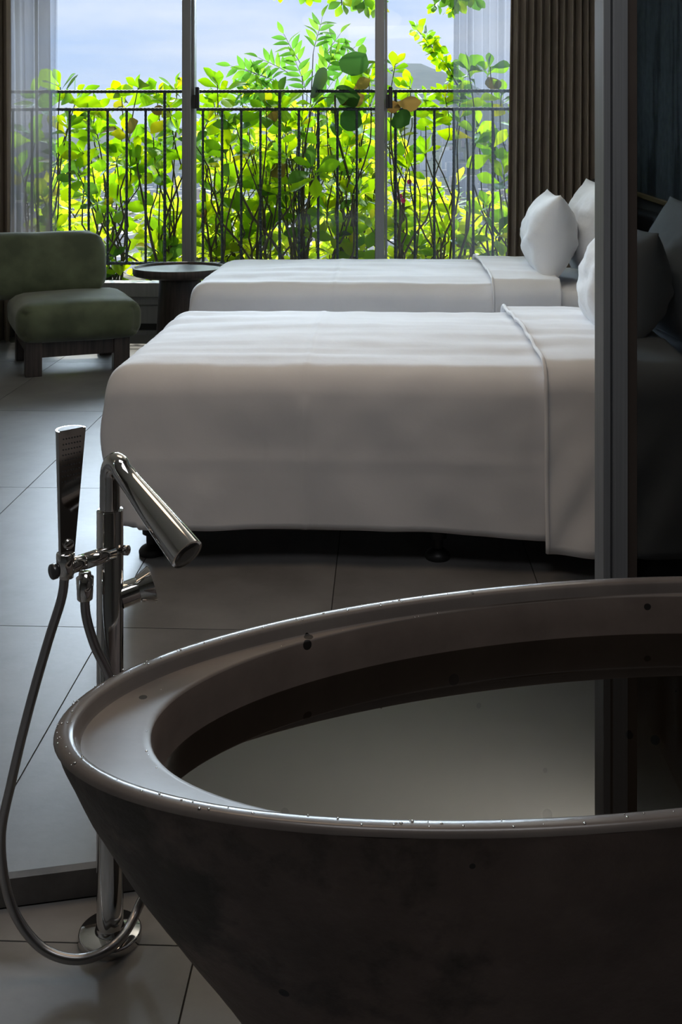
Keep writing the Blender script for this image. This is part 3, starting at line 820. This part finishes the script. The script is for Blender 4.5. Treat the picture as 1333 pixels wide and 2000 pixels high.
hc_ = drape_thing('heavy_curtain', 'taupe pleated blackout curtain drawn back beside the headboard', 'curtain', curtain(.835, 1.43, 7.17, .045, 12, 3, spread=.035, irr=.22, sharp=.9), M['curtain'], 'blackout curtains')
shell_mod(hc_, .004)
hl_ = drape_thing('heavy_curtain', 'taupe pleated blackout curtain at the far left edge of the window', 'curtain', curtain(-3.45, -2.43, 7.10, .045, 12, 8, irr=.3), M['curtain'], 'blackout curtains')
shell_mod(hl_, .004)
drape_thing('sheer_curtain', 'grey see-through voile curtain hanging above the green lounge chair', 'curtain', curtain(-2.75, -2.165, 7.28, .050, 6, 5, spread=-.06, irr=.6), M['sheer'], 'voile curtains')
drape_thing('sheer_curtain', 'denser grey voile curtain layer at the far left, beside the thinner one', 'curtain', curtain(-3.4, -2.225, 7.20, .060, 9, 6, spread=-.04, irr=.6), M['sheer_dense'], 'voile curtains')
drape_thing('sheer_curtain', 'see-through voile curtain next to the taupe blackout curtain, right of the window', 'curtain', curtain(.47, .90, 7.26, .032, 4, 14, spread=.02, irr=.5), M['sheer'], 'voile curtains')

# ------------------------------------------------------------------ balcony, railing
structure(MB().box(-6, 5, 7.60, 9.9, -.35, .02).build('floor_balcony', M['balcony']))
plz = .10
pl_ = thing('planter_bed', 'low concrete planter bed running along the balcony railing', 'planter', (0, 8.9, .02))
MB().box(-5.5, 4.5, -.35, -.27, 0, .20).build('planter_wall', M['balcony'], pl_, bevel=.01)
MB().box(-5.5, 4.5, -.268, .95, 0, .14).build('soil', M['soil'], pl_)
RD = 8.25
railing = thing('balcony_railing', 'dark iron balcony railing made of ribbed bars, in front of the shrubs', 'railing', (0, RD, .02))
zr1, zr2, zr0 = CAM_H + (280-178)*RD/F_PX, CAM_H + (280-213)*RD/F_PX, CAM_H - (516-280)*RD/F_PX
def rebar(length, r, n=8, pitch=.03):
    mb = MB(); prof = [(r, 0)]; k = int(length/pitch)
    for i in range(k):
        z = (i + .5)*length/k; prof += [(r, z - .006), (r*1.18, z - .003), (r*1.18, z + .003), (r, z + .006)]
    prof.append((r, length)); mb.lathe(prof, n); return mb
bar_mesh = rebar(zr2 - zr0, .0095).mesh('baluster', M['iron'], True)
post_mesh = rebar(zr1 - .02, .0115).mesh('post', M['iron'], True)
rx0 = px_x(319, RD)
stp = px_x(357, RD) - rx0
stp = (px_x(773, RD) - rx0)/12
for k in range(-11, 24):
    x = rx0 + k*stp
    if k % 6 == 0:
        o = bpy.data.objects.new('post', post_mesh); o.location = (x, 0, 0)
    else:
        o = bpy.data.objects.new('baluster', bar_mesh); o.location = (x, 0, zr0 - .02)
    COL.objects.link(o); o.parent = railing
for z in (zr1, zr2, zr0):
    r_ = rebar((35)*stp, .0115).build('rail', M['iron'], railing, smooth=True)
    r_.rotation_euler = (0, radians(90), 0); r_.location = (rx0 - 11.5*stp, 0, z - .02)

# ------------------------------------------------------------------ planting
def leaf_mesh(name, L_, Wd, shape, m, seg=6, curl=.18, fold=.22, seed=0):
    """a leaf along +Y with a folded midrib; shape(t) is the half width profile"""
    rnd = random.Random(seed); v = []; f = []
    for i in range(seg + 1):
        t = i/seg; w = Wd*shape(t); y = L_*t; zc = -curl*L_*t*t + .03*L_*sin(t*5 + seed)
        v += [(-w, y, zc + fold*w + .004*rnd.uniform(-1, 1)), (0, y, zc), (w, y, zc + fold*w + .004*rnd.uniform(-1, 1))]
    for i in range(seg):
        a = 3*i; f += [(a, a+1, a+4, a+3), (a+1, a+2, a+5, a+4)]
    me = bpy.data.meshes.new(name); me.from_pydata(v, [], f); me.materials.append(m)
    me.polygons.foreach_set('use_smooth', [True]*len(me.polygons)); return me
obov = lambda t: (.06 + .94*sin(pi*min(1, t**1.85)))*(1 if t < .999 else .35) if t < 1 else .12
lanc = lambda t: .05 + .95*sin(pi*t**.85) if 0 < t < 1 else .03
rnd_ = lambda t: sqrt(max(0.0, 1 - (2*t - 1)**2))*.98 + .02
LV = {
 'leaf': [leaf_mesh('leaf', 1, .235 + .02*i, obov, M['leaf'], 7, .10 + .09*i, .18 + .05*i, i) for i in range(4)],
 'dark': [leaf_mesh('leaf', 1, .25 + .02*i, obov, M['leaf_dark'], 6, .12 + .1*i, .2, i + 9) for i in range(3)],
 'bright': [leaf_mesh('leaf', 1, .24 + .03*i, obov, M['leaf_bright'], 5, .15 + .1*i, .2, i + 20) for i in range(3)],
 'mid': [leaf_mesh('leaflet', 1, .19, lanc, M['leaf_mid'], 5, .15 + .1*i, .2, i + 30) for i in range(3)],
 'round': [leaf_mesh('leaf', 1, .46, rnd_, M['leaf_round'], 7, .15, .12, 41)],
 'brown': [leaf_mesh('leaf', 1, .34, obov, M['leaf_brown'], 6, .25, .25, 44)],
 'small': [leaf_mesh('leaf', 1, .36, lanc, M['leaf'], 4, .15, .2, 50 + i) for i in range(2)],
}
RN = random.Random(11)
counts = {}
def put_leaf(root, kind, pos, direction, length, roll=0.0, name='leaf'):
    """copy one leaf: base at pos (world), pointing along direction, face turned towards the sky"""
    d = Vector(direction).normalized()
    upv = Vector((RN.uniform(-.7, .7), RN.uniform(-1.0, -.25), RN.uniform(.15, .8)))
    if abs(d.dot(upv.normalized())) > .93: upv = Vector((.6, -.4, .7))
    x = d.cross(upv).normalized(); z = x.cross(d).normalized()
    R3 = Matrix((x, d, z)).transposed().to_4x4()
    Mx = Matrix.Translation(pos - root.location) @ R3 @ Matrix.Rotation(roll, 4, 'Y') @ Matrix.Scale(length, 4)
    o = bpy.data.objects.new(name, RN.choice(LV[kind])); COL.objects.link(o)
    o.parent = root; o.matrix_local = Mx
    counts[root.name] = counts.get(root.name, 0) + 1
    return o
def rosette(root, tip, axis, n, length, kind, dark=.12, brown=.03):
    axis = Vector(axis).normalized()
    u = axis.cross(Vector((.3, .8, .1))).normalized(); v = axis.cross(u)
    ph = RN.uniform(0, 6.28)
    for k in range(n):
        a = ph + k*2.399
        el = radians(68 - 62*(k/(n-1 if n > 1 else 1)) + RN.uniform(-10, 10))
        el = radians(90) - el
        d = axis*cos(el) + (u*cos(a) + v*sin(a))*sin(el)
        l = length*RN.uniform(.72, 1.12)*(.7 + .3*k/max(1, n-1))
        kk = kind
        q_ = RN.random()
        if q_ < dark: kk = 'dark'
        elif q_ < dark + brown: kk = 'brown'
        put_leaf(root, kk, tip - axis*(.010*k*length/.15), d, l, RN.uniform(-.5, .5))
def branch(root, a, b, r0, r1, wig=.08, n=8, name='branch', sag=None):
    pts = [a]
    mid = a.lerp(b, .5) + Vector((RN.uniform(-1, 1), RN.uniform(-.5, .5), RN.uniform(-.3, .6)))*wig
    mid2 = a.lerp(b, .25) + Vector((RN.uniform(-1, 1), RN.uniform(-.5, .5), 0))*wig*.7
    pts = catmull([a, mid2, mid, a.lerp(b, .8) + Vector((RN.uniform(-1, 1), RN.uniform(-.5, .5), 0))*wig*.4, b], n)
    rad = [r0 + (r1 - r0)*(k/n) for k in range(n + 1)]
    MB().tube([p - root.location for p in pts], rad, 6).build(name, M['bark'], root, smooth=True)
    return pts

ROS = [ # picture column/row where a rosette of the shrubs shows, distance, leaf size, darkness
 (118,170,8.5,.22,.1),(70,190,8.7,.18,.1),(150,192,8.6,.18,.1),(185,212,8.7,.17,.1),(238,190,8.8,.16,.1),(270,172,8.7,.17,.05),(305,182,8.8,.17,.1),(345,172,8.8,.17,.1),(330,205,8.6,.17,.1),
 (135,245,8.5,.18,.3),(190,262,8.5,.18,.4),(250,262,8.5,.20,.1),(300,268,8.6,.19,.1),(170,235,8.7,.17,.1),(225,300,8.6,.18,.1),(270,318,8.6,.19,.1),(325,295,8.7,.18,.1),(345,250,8.7,.18,.1),(152,338,8.4,.15,.7),(160,300,8.5,.16,.3),
 (258,345,8.7,.2,.1),(310,335,8.7,.17,.1),(188,390,8.5,.15,.6),(238,398,8.6,.17,.1),(225,435,8.8,.15,.1),(325,440,8.8,.17,.1),(300,485,8.7,.16,.1),(212,500,8.5,.15,.5),(230,530,8.7,.16,.2),(320,505,8.7,.16,.1),(110,300,8.7,.17,.2),(60,260,8.7,.18,.2),(80,380,8.7,.17,.2),(40,330,8.8,.18,.2),(100,440,8.7,.16,.2),
 (425,165,8.6,.17,.1),(418,200,8.7,.16,.05),(405,240,8.6,.17,.1),(462,250,8.5,.18,.3),(488,230,8.7,.15,.2),(398,300,8.6,.16,.2),(440,300,8.4,.20,.4),(520,208,8.4,.18,.5),(548,190,8.4,.17,.5),(560,232,8.6,.16,.1),(500,285,8.7,.17,.1),(590,240,8.6,.16,.2),(638,212,8.5,.17,.4),(470,180,8.8,.16,.1),
 (705,118,8.6,.17,.25),(722,150,8.7,.16,.1),(695,195,8.6,.18,.4),(608,325,8.0,.19,.95),(655,330,8.6,.17,.2),(680,285,8.5,.17,.2),(702,240,8.6,.17,.1),(722,205,8.6,.17,.1),(560,300,8.7,.16,.1),(530,330,8.7,.16,.05),(470,345,8.7,.18,.1),(430,372,8.7,.17,.1),(402,420,8.7,.16,.05),
 (520,385,8.9,.16,.05),(560,405,8.9,.15,.05),(640,405,8.7,.16,.1),(702,372,8.5,.17,.5),(722,430,8.7,.16,.1),(500,435,8.9,.16,.05),(450,455,8.8,.16,.1),(600,445,8.9,.15,.05),(662,460,8.6,.17,.3),(420,485,8.8,.15,.1),(530,485,8.9,.15,.05),(692,485,8.7,.16,.1),
 (772,128,8.8,.14,.1),(800,168,8.8,.14,.1),(832,195,8.7,.17,.2),(795,208,8.3,.17,.3),(870,190,8.6,.15,.1),(782,255,8.6,.17,.2),(850,235,8.7,.17,.1),(900,190,8.7,.17,.3),(930,250,8.7,.19,.4),(958,130,8.6,.18,.3),(980,185,8.6,.17,.3),(915,135,8.6,.15,.3),(800,320,8.7,.15,.1),
 (850,385,8.9,.15,.05),(782,440,8.7,.16,.1),(962,285,8.6,.18,.4),(985,340,8.5,.20,.7),(950,400,8.7,.16,.1),(872,450,8.8,.15,.05),(975,455,8.6,.16,.2),(920,475,8.8,.15,.05),(820,480,8.8,.15,.1),(1020,240,8.7,.18,.2),(1030,400,8.7,.18,.2),
]
SH = [(95, 'leftmost leafy green shrub, growing behind the voile curtain and chair'), (215, 'leafy green shrub showing between the lounge chair and the side table'),
      (330, 'leafy green shrub rising just left of the left window mullion'), (425, 'leafy green shrub with a bare gap of sky above, right of the left mullion'),
      (505, 'leafy green shrub with crossing thin stems left of the pane centre'), (590, 'shrub with a dark leaf rosette in front of the railing, mid pane'),
      (680, 'shrub with dark curving stems just left of the right window mullion'), (790, 'leafy shrub with a yellowed leaf just right of the right mullion'),
      (870, 'sparse shrub with arching bare stems beside the right voile curtain'), (975, 'rightmost leafy shrub, showing through the right voile curtain')]
shrubs = []
for px, lab in SH:
    b = P(px, 530, 8.85); b.z = .155
    shrubs.append((px, thing('leafy_shrub', lab, 'shrub', b, 0, 'shrubs along the railing')))
for px, py, d, size, dk in ROS:
    tip = P(px, py, d)
    cand = sorted(shrubs, key=lambda s: abs(s[0] - px + RN.uniform(-40, 40)))
    root = cand[0][1]
    base = root.location + Vector((RN.uniform(-.10, .10), RN.uniform(-.08, .08), 0))
    if d < 8.3: base = Vector((root.location.x, 8.70, .155))
    pts = branch(root, base, tip, RN.uniform(.007, .012), .004, .12)
    ax = (pts[-1] - pts[-3]).normalized()*.6 + Vector((RN.uniform(-.4, .4), -.75, .45))
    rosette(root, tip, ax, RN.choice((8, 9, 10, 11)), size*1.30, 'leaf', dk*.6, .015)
# a few bare crossing stems low down, as the photograph shows between the bars
for px0, py0, px1, py1, si, d in ((410,500,490,300,3,8.45),(500,500,380,280,3,8.5),(505,505,610,205,5,8.42),(520,505,620,330,5,8.6),(570,470,440,250,4,8.5),(660,500,725,215,6,8.45),(640,500,690,330,6,8.55),(200,500,250,330,1,8.5),(300,520,170,380,1,8.55),(330,520,265,300,2,8.5),
    (790,500,850,240,7,8.5),(800,500,770,330,7,8.6),(860,500,800,330,8,8.45),(880,500,930,280,8,8.5),(870,505,900,230,8,8.7),(905,500,830,300,8,8.6),(560,505,540,380,5,8.7),(470,505,520,330,4,8.8),(610,500,560,300,5,8.75),(690,500,640,250,6,8.8)):
    r_ = shrubs[si][1]; a = P(px0, py0, d); a.z = .155; b = P(px1, py1, d)
    branch(r_, a, b, RN.uniform(.009, .015), .005, .10, 9)
    for k in range(3):
        put_leaf(r_, RN.choice(('leaf', 'leaf', 'dark')), b, (RN.uniform(-1, 1), RN.uniform(-.6, .3), RN.uniform(0, .8)), .14)
# large round leaves and a withered one by the right mullion
r6 = shrubs[6][1]
for px, py, k, l, dx, dz in ((640,155,'round',.27,-.2,-.1),(668,140,'round',.24,.6,.35),(655,185,'round',.22,.5,-.1),(668,205,'brown',.18,.8,.25),(648,190,'brown',.17,-.9,-.2),(690,175,'brown',.15,.5,.3),(665,225,'round',.2,.5,-.2)):
    p_ = P(px, py, 8.35); put_leaf(r6, k, p_, (dx, -.35, dz), l, .9)
branch(r6, shrubs[6][1].location, P(655, 185, 8.4), .016, .008, .1)
r7 = shrubs[7][1]
for px, py, k, l, dx in ((768,200,'brown',.2,.9),(745,205,'brown',.14,.6),(770,225,'round',.18,.2)):
    put_leaf(r7, k, P(px, py, 8.05), (dx, -.3, -.12), l, .7)
branch(r7, Vector((r7.location.x, 8.66, .155)), P(765, 212, 8.05), .012, .006, .1)
# pink blossoms
for px, py in ((782,383),(788,392),(776,372),(800,355)):
    c = P(px, py, 8.6)
    mb = MB()
    for k in range(6):
        a = k*pi/3; u = Vector((cos(a), -.4, sin(a)))*.022; v = Vector((-sin(a), 0, cos(a)))*.012
        mb.add([c*0, u*.6 + v, u + Vector((0, -.006, 0)), u*.6 - v], [(0, 1, 2, 3)])
    mb.build('blossom', M['petal'], r7, loc=c - r7.location)
branch(r7, r7.location + Vector((0, .02, 0)), P(785, 385, 8.62), .008, .004, .05)

# feathery compound-leaved shrub, the tallest one in the middle
fe_b = P(585, 530, 8.95); fe_b.z = .155
fe = thing('feathery_shrub', 'tall shrub with feathery pointed leaflets, reaching highest in the middle pane', 'shrub', fe_b)
for px, py, ex, ez, n in ((612,70,.25,1.0,11),(590,95,-.5,.9,10),(570,110,-1,.5,10),(545,125,-1,.35,10),(640,105,.8,.7,9),(620,130,.5,.8,10),(560,150,-1,.25,10),(600,150,-.3,.9,10),(530,150,-1,.1,9),(640,150,.9,.3,9),(580,180,-.6,.5,10),(610,185,.4,.6,10),(550,185,-.8,.2,9),(520,115,-1,.3,8),(625,90,.6,.9,9)):
    st = P(px, py + 35, 8.8); 
    if RN.random() < .75: branch(fe, fe_b, st, .009, .004, .06)
    ax = Vector((ex, RN.uniform(-.4, .1), ez)).normalized(); Lf = .30
    branch(fe, st, st + ax*Lf, .003, .0015, .01, 5, 'leaf_stalk')
    side = ax.cross(Vector((0, -1, .25))).normalized()
    for k in range(n):
        t = .2 + .8*(k//2*2)/n; s = 1 if k % 2 else -1
        dv = ax*.75 + side*s*.9 + Vector((0, -.15, -.05))
        if k == n - 1: dv = ax; t = 1
        put_leaf(fe, 'mid', st + ax*Lf*t, dv, .125*(1.1 - .35*abs(t - .5)), RN.uniform(-.3, .3), 'leaflet')

# scrambling twig with small leaves against the sky on the right
tw_b = P(905, 530, 9.0); tw_b.z = .155
twg = thing('scrambling_twig', 'thin climbing twig with small leaves, arching left against the sky on the right', 'climber', tw_b)
cv = catmull([tw_b, P(915, 350, 8.9), P(905, 205, 8.85), P(885, 150, 8.8), P(855, 105, 8.8), P(815, 58, 8.8)], 40)
MB().tube([p - tw_b for p in cv], [.010*(1 - k/44) + .002 for k in range(41)], 6).build('branch', M['bark'], twg, smooth=True)
for k in range(18, 41):
    for s in range(4):
        d = Vector((RN.uniform(-1, 1), RN.uniform(-.8, .4), RN.uniform(-.7, .9)))
        put_leaf(twg, 'small', cv[k] + d*.03, d, RN.uniform(.06, .10), RN.uniform(-.6, .6))

# bright small-leaved shrubs behind, their glow put into the leaf colour
BACK = [(150, 'pale sunlit shrub behind the leaves at the far left of the window', 330, 520, 90, 215, 60), (335, 'pale sunlit shrub in the back row behind the left mullion', 380, 530, 270, 410, 55),
        (455, 'glowing yellow-green shrub in the back row right of the left mullion', 260, 530, 390, 530, 90), (580, 'glowing yellow-green shrub in the back row behind the feathery shrub', 200, 530, 490, 660, 120),
        (690, 'glowing yellow-green shrub in the back row behind the right mullion', 230, 530, 630, 760, 95), (840, 'pale sunlit shrub in the back row between mullion and right voile', 370, 530, 760, 900, 60),
        (960, 'pale sunlit shrub in the back row behind the right voile', 380, 530, 900, 1050, 45)]
for px, lab, ya, yb, xa, xb, nr in BACK:
    b = P(px, 530, 9.45); b.z = .155
    root = thing('sunlit_shrub', lab, 'shrub', b, 0, 'back row shrubs')
    mass = MB(); placed = 0
    for k in range(nr):
        d = RN.uniform(9.05, 9.75); tip = P(RN.uniform(xa, xb), ya + (yb - ya)*RN.random()**.9, d)
        if k % 5 == 0: branch(root, root.location + Vector((RN.uniform(-.06, .06), 0, 0)), tip, .009, .004, .14, 6)
        for j in range(6):
            a = RN.uniform(0, 6.28); dv = Vector((cos(a), RN.uniform(-.6, .4), .25 + .7*sin(a)))
            l = RN.uniform(.10, .18); pos = tip + dv*.02 + Vector((RN.uniform(-1, 1), RN.uniform(-1, 1), RN.uniform(-1, 1)))*.05
            if placed < 200:
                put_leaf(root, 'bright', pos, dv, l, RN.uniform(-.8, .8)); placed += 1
            else:
                me = RN.choice(LV['bright']); dn = dv.normalized(); x = dn.cross(Vector((0, 0, 1))).normalized(); z = x.cross(dn)
                R3 = Matrix((x, dn, z)).transposed()
                mass.add([pos - root.location + R3 @ (v.co*l) for v in me.vertices], [tuple(p.vertices) for p in me.polygons])
    if mass.v:
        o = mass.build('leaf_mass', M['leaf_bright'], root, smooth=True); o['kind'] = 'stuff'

# tree overhead whose lowest sprays hang into the top of the view
ot = thing('overhanging_tree', 'tree whose lowest leaf sprays hang into the top of the window view', 'tree', (2.75, 9.35, .155))
oc = catmull([(2.75, 9.35, .155), (2.85, 9.3, 1.4), (2.5, 9.25, 2.6), (1.7, 9.2, 3.05), (.6, 9.15, 3.1), (-.6, 9.1, 3.0)], 30)
MB().tube([p - ot.location for p in oc], [.07*(1 - k/36) for k in range(31)], 10).build('trunk', M['bark'], ot, smooth=True)
for px, py, sx_, n, s in ((548,-8,0,8,.17),(600,-5,0,9,.19),(575,-22,0,8,.17),(668,22,-.2,8,.17),(712,12,.1,10,.21),(742,30,.5,8,.16),(865,-5,-.3,9,.17),(893,15,0,10,.19),(925,5,.2,9,.19),(950,-12,.3,8,.17),(850,25,-.6,7,.12),(885,32,0,7,.12)):
    tip = P(px, py, 8.95); near = min(oc, key=lambda p: (p - tip).length + abs(p.x - tip.x)*.8)
    branch(ot, near, tip + Vector((0, 0, .05)), .012, .005, .05, 6)
    rosette(ot, tip + Vector((0, 0, .05)), (sx_, -.3, -.75), n, s, 'leaf', .35, 0)

# ------------------------------------------------------------------ the city far below and the hills
def terrain_h(x, y):
    r = hypot(x, y); h = -75 + 10*noise.noise(Vector((x*.0016, y*.0016, 3)))
    t = max(0, min(1, (y - 1500)/4200))
    ridge = 60 + 120*noise.noise(Vector((x*.0005 + 4.2, 1.3, 0))) + 330*math.exp(-((x - 140)/430)**2) + 30*noise.noise(Vector((x*.003, y*.003, 9)))
    return h + t*t*(3 - 2*t)*(ridge + 75)
nx_, ny_ = 70, 60
tv, tf = [], []
for j in range(ny_ + 1):
    y = 60 + (6800 - 60)*(j/ny_)**1.8
    for i in range(nx_ + 1):
        x = (-1 + 2*i/nx_)*(250 + y*.55); tv.append((x, y, terrain_h(x, y)))
for j in range(ny_):
    for i in range(nx_):
        a = j*(nx_+1) + i; tf.append((a, a+1, a+nx_+2, a+nx_+1))
M['hill'] = mat('wooded_hills', (.03, .06, .05), .95, col2=(.055, .085, .065), scale=.02)
structure(MB().add(tv, tf).build('hills', M['hill'], smooth=True))
def city_material():
    m, nt, b = nodes('city_walls')
    geo = nt.nodes.new('ShaderNodeNewGeometry')
    r = ramp2(nt, geo.outputs['Random Per Island'], [(0, (.55, .55, .56)), (.45, (.75, .74, .72)), (.7, (.62, .50, .42)), (.85, (.80, .80, .80)), (1, (.35, .38, .42))])
    nt.links.new(r.outputs[0], b.inputs['Base Color']); b.inputs['Roughness'].default_value = .9; return m
M['city'] = city_material()
cm = MB(); CR = random.Random(3)
for k in range(2600):
    y = 330 + 2700*CR.random()**1.6; x = (-.5*y*.75) + CR.random()*y*.75 + y*-.03
    z = terrain_h(x, y); w = CR.uniform(6, 16); dpt = CR.uniform(6, 16); h = CR.uniform(6, 16) if CR.random() < .85 else CR.uniform(18, 40)
    a = CR.uniform(-.4, .4); c, s = cos(a), sin(a)
    vs_ = [(x + c*u*w - s*v*dpt, y + s*u*w + c*v*dpt, z - 3 + (h + 3)*q_) for q_ in (0, 1) for u, v in ((-.5, -.5), (.5, -.5), (.5, .5), (-.5, .5))]
    cm.add(vs_, [(4, 5, 6, 7), (0, 1, 5, 4), (1, 2, 6, 5), (2, 3, 7, 6), (3, 0, 4, 7)])
ct = cm.build('distant_city', M['city'])
tag(ct, 'hazy city of small pale buildings far below, glimpsed between the leaves', 'city', kind='stuff')
# air haze over the valley
hz, nt = bpy.data.materials.new('valley_haze'), None
hz.use_nodes = True; nt = hz.node_tree; nt.nodes.clear()
ho_ = nt.nodes.new('ShaderNodeOutputMaterial'); vsn = nt.nodes.new('ShaderNodeVolumeScatter')
vsn.inputs['Color'].default_value = (.60, .76, 1.0, 1); vsn.inputs['Density'].default_value = 0.00008; vsn.inputs['Anisotropy'].default_value = 0.0
nt.links.new(vsn.outputs[0], ho_.inputs['Volume'])
hzo = MB().box(-4500, 4500, 120, 6900, -140, 330).build('haze', hz)
tag(hzo, 'blue haze lying over the valley and hills beyond the balcony', 'haze', kind='stuff')
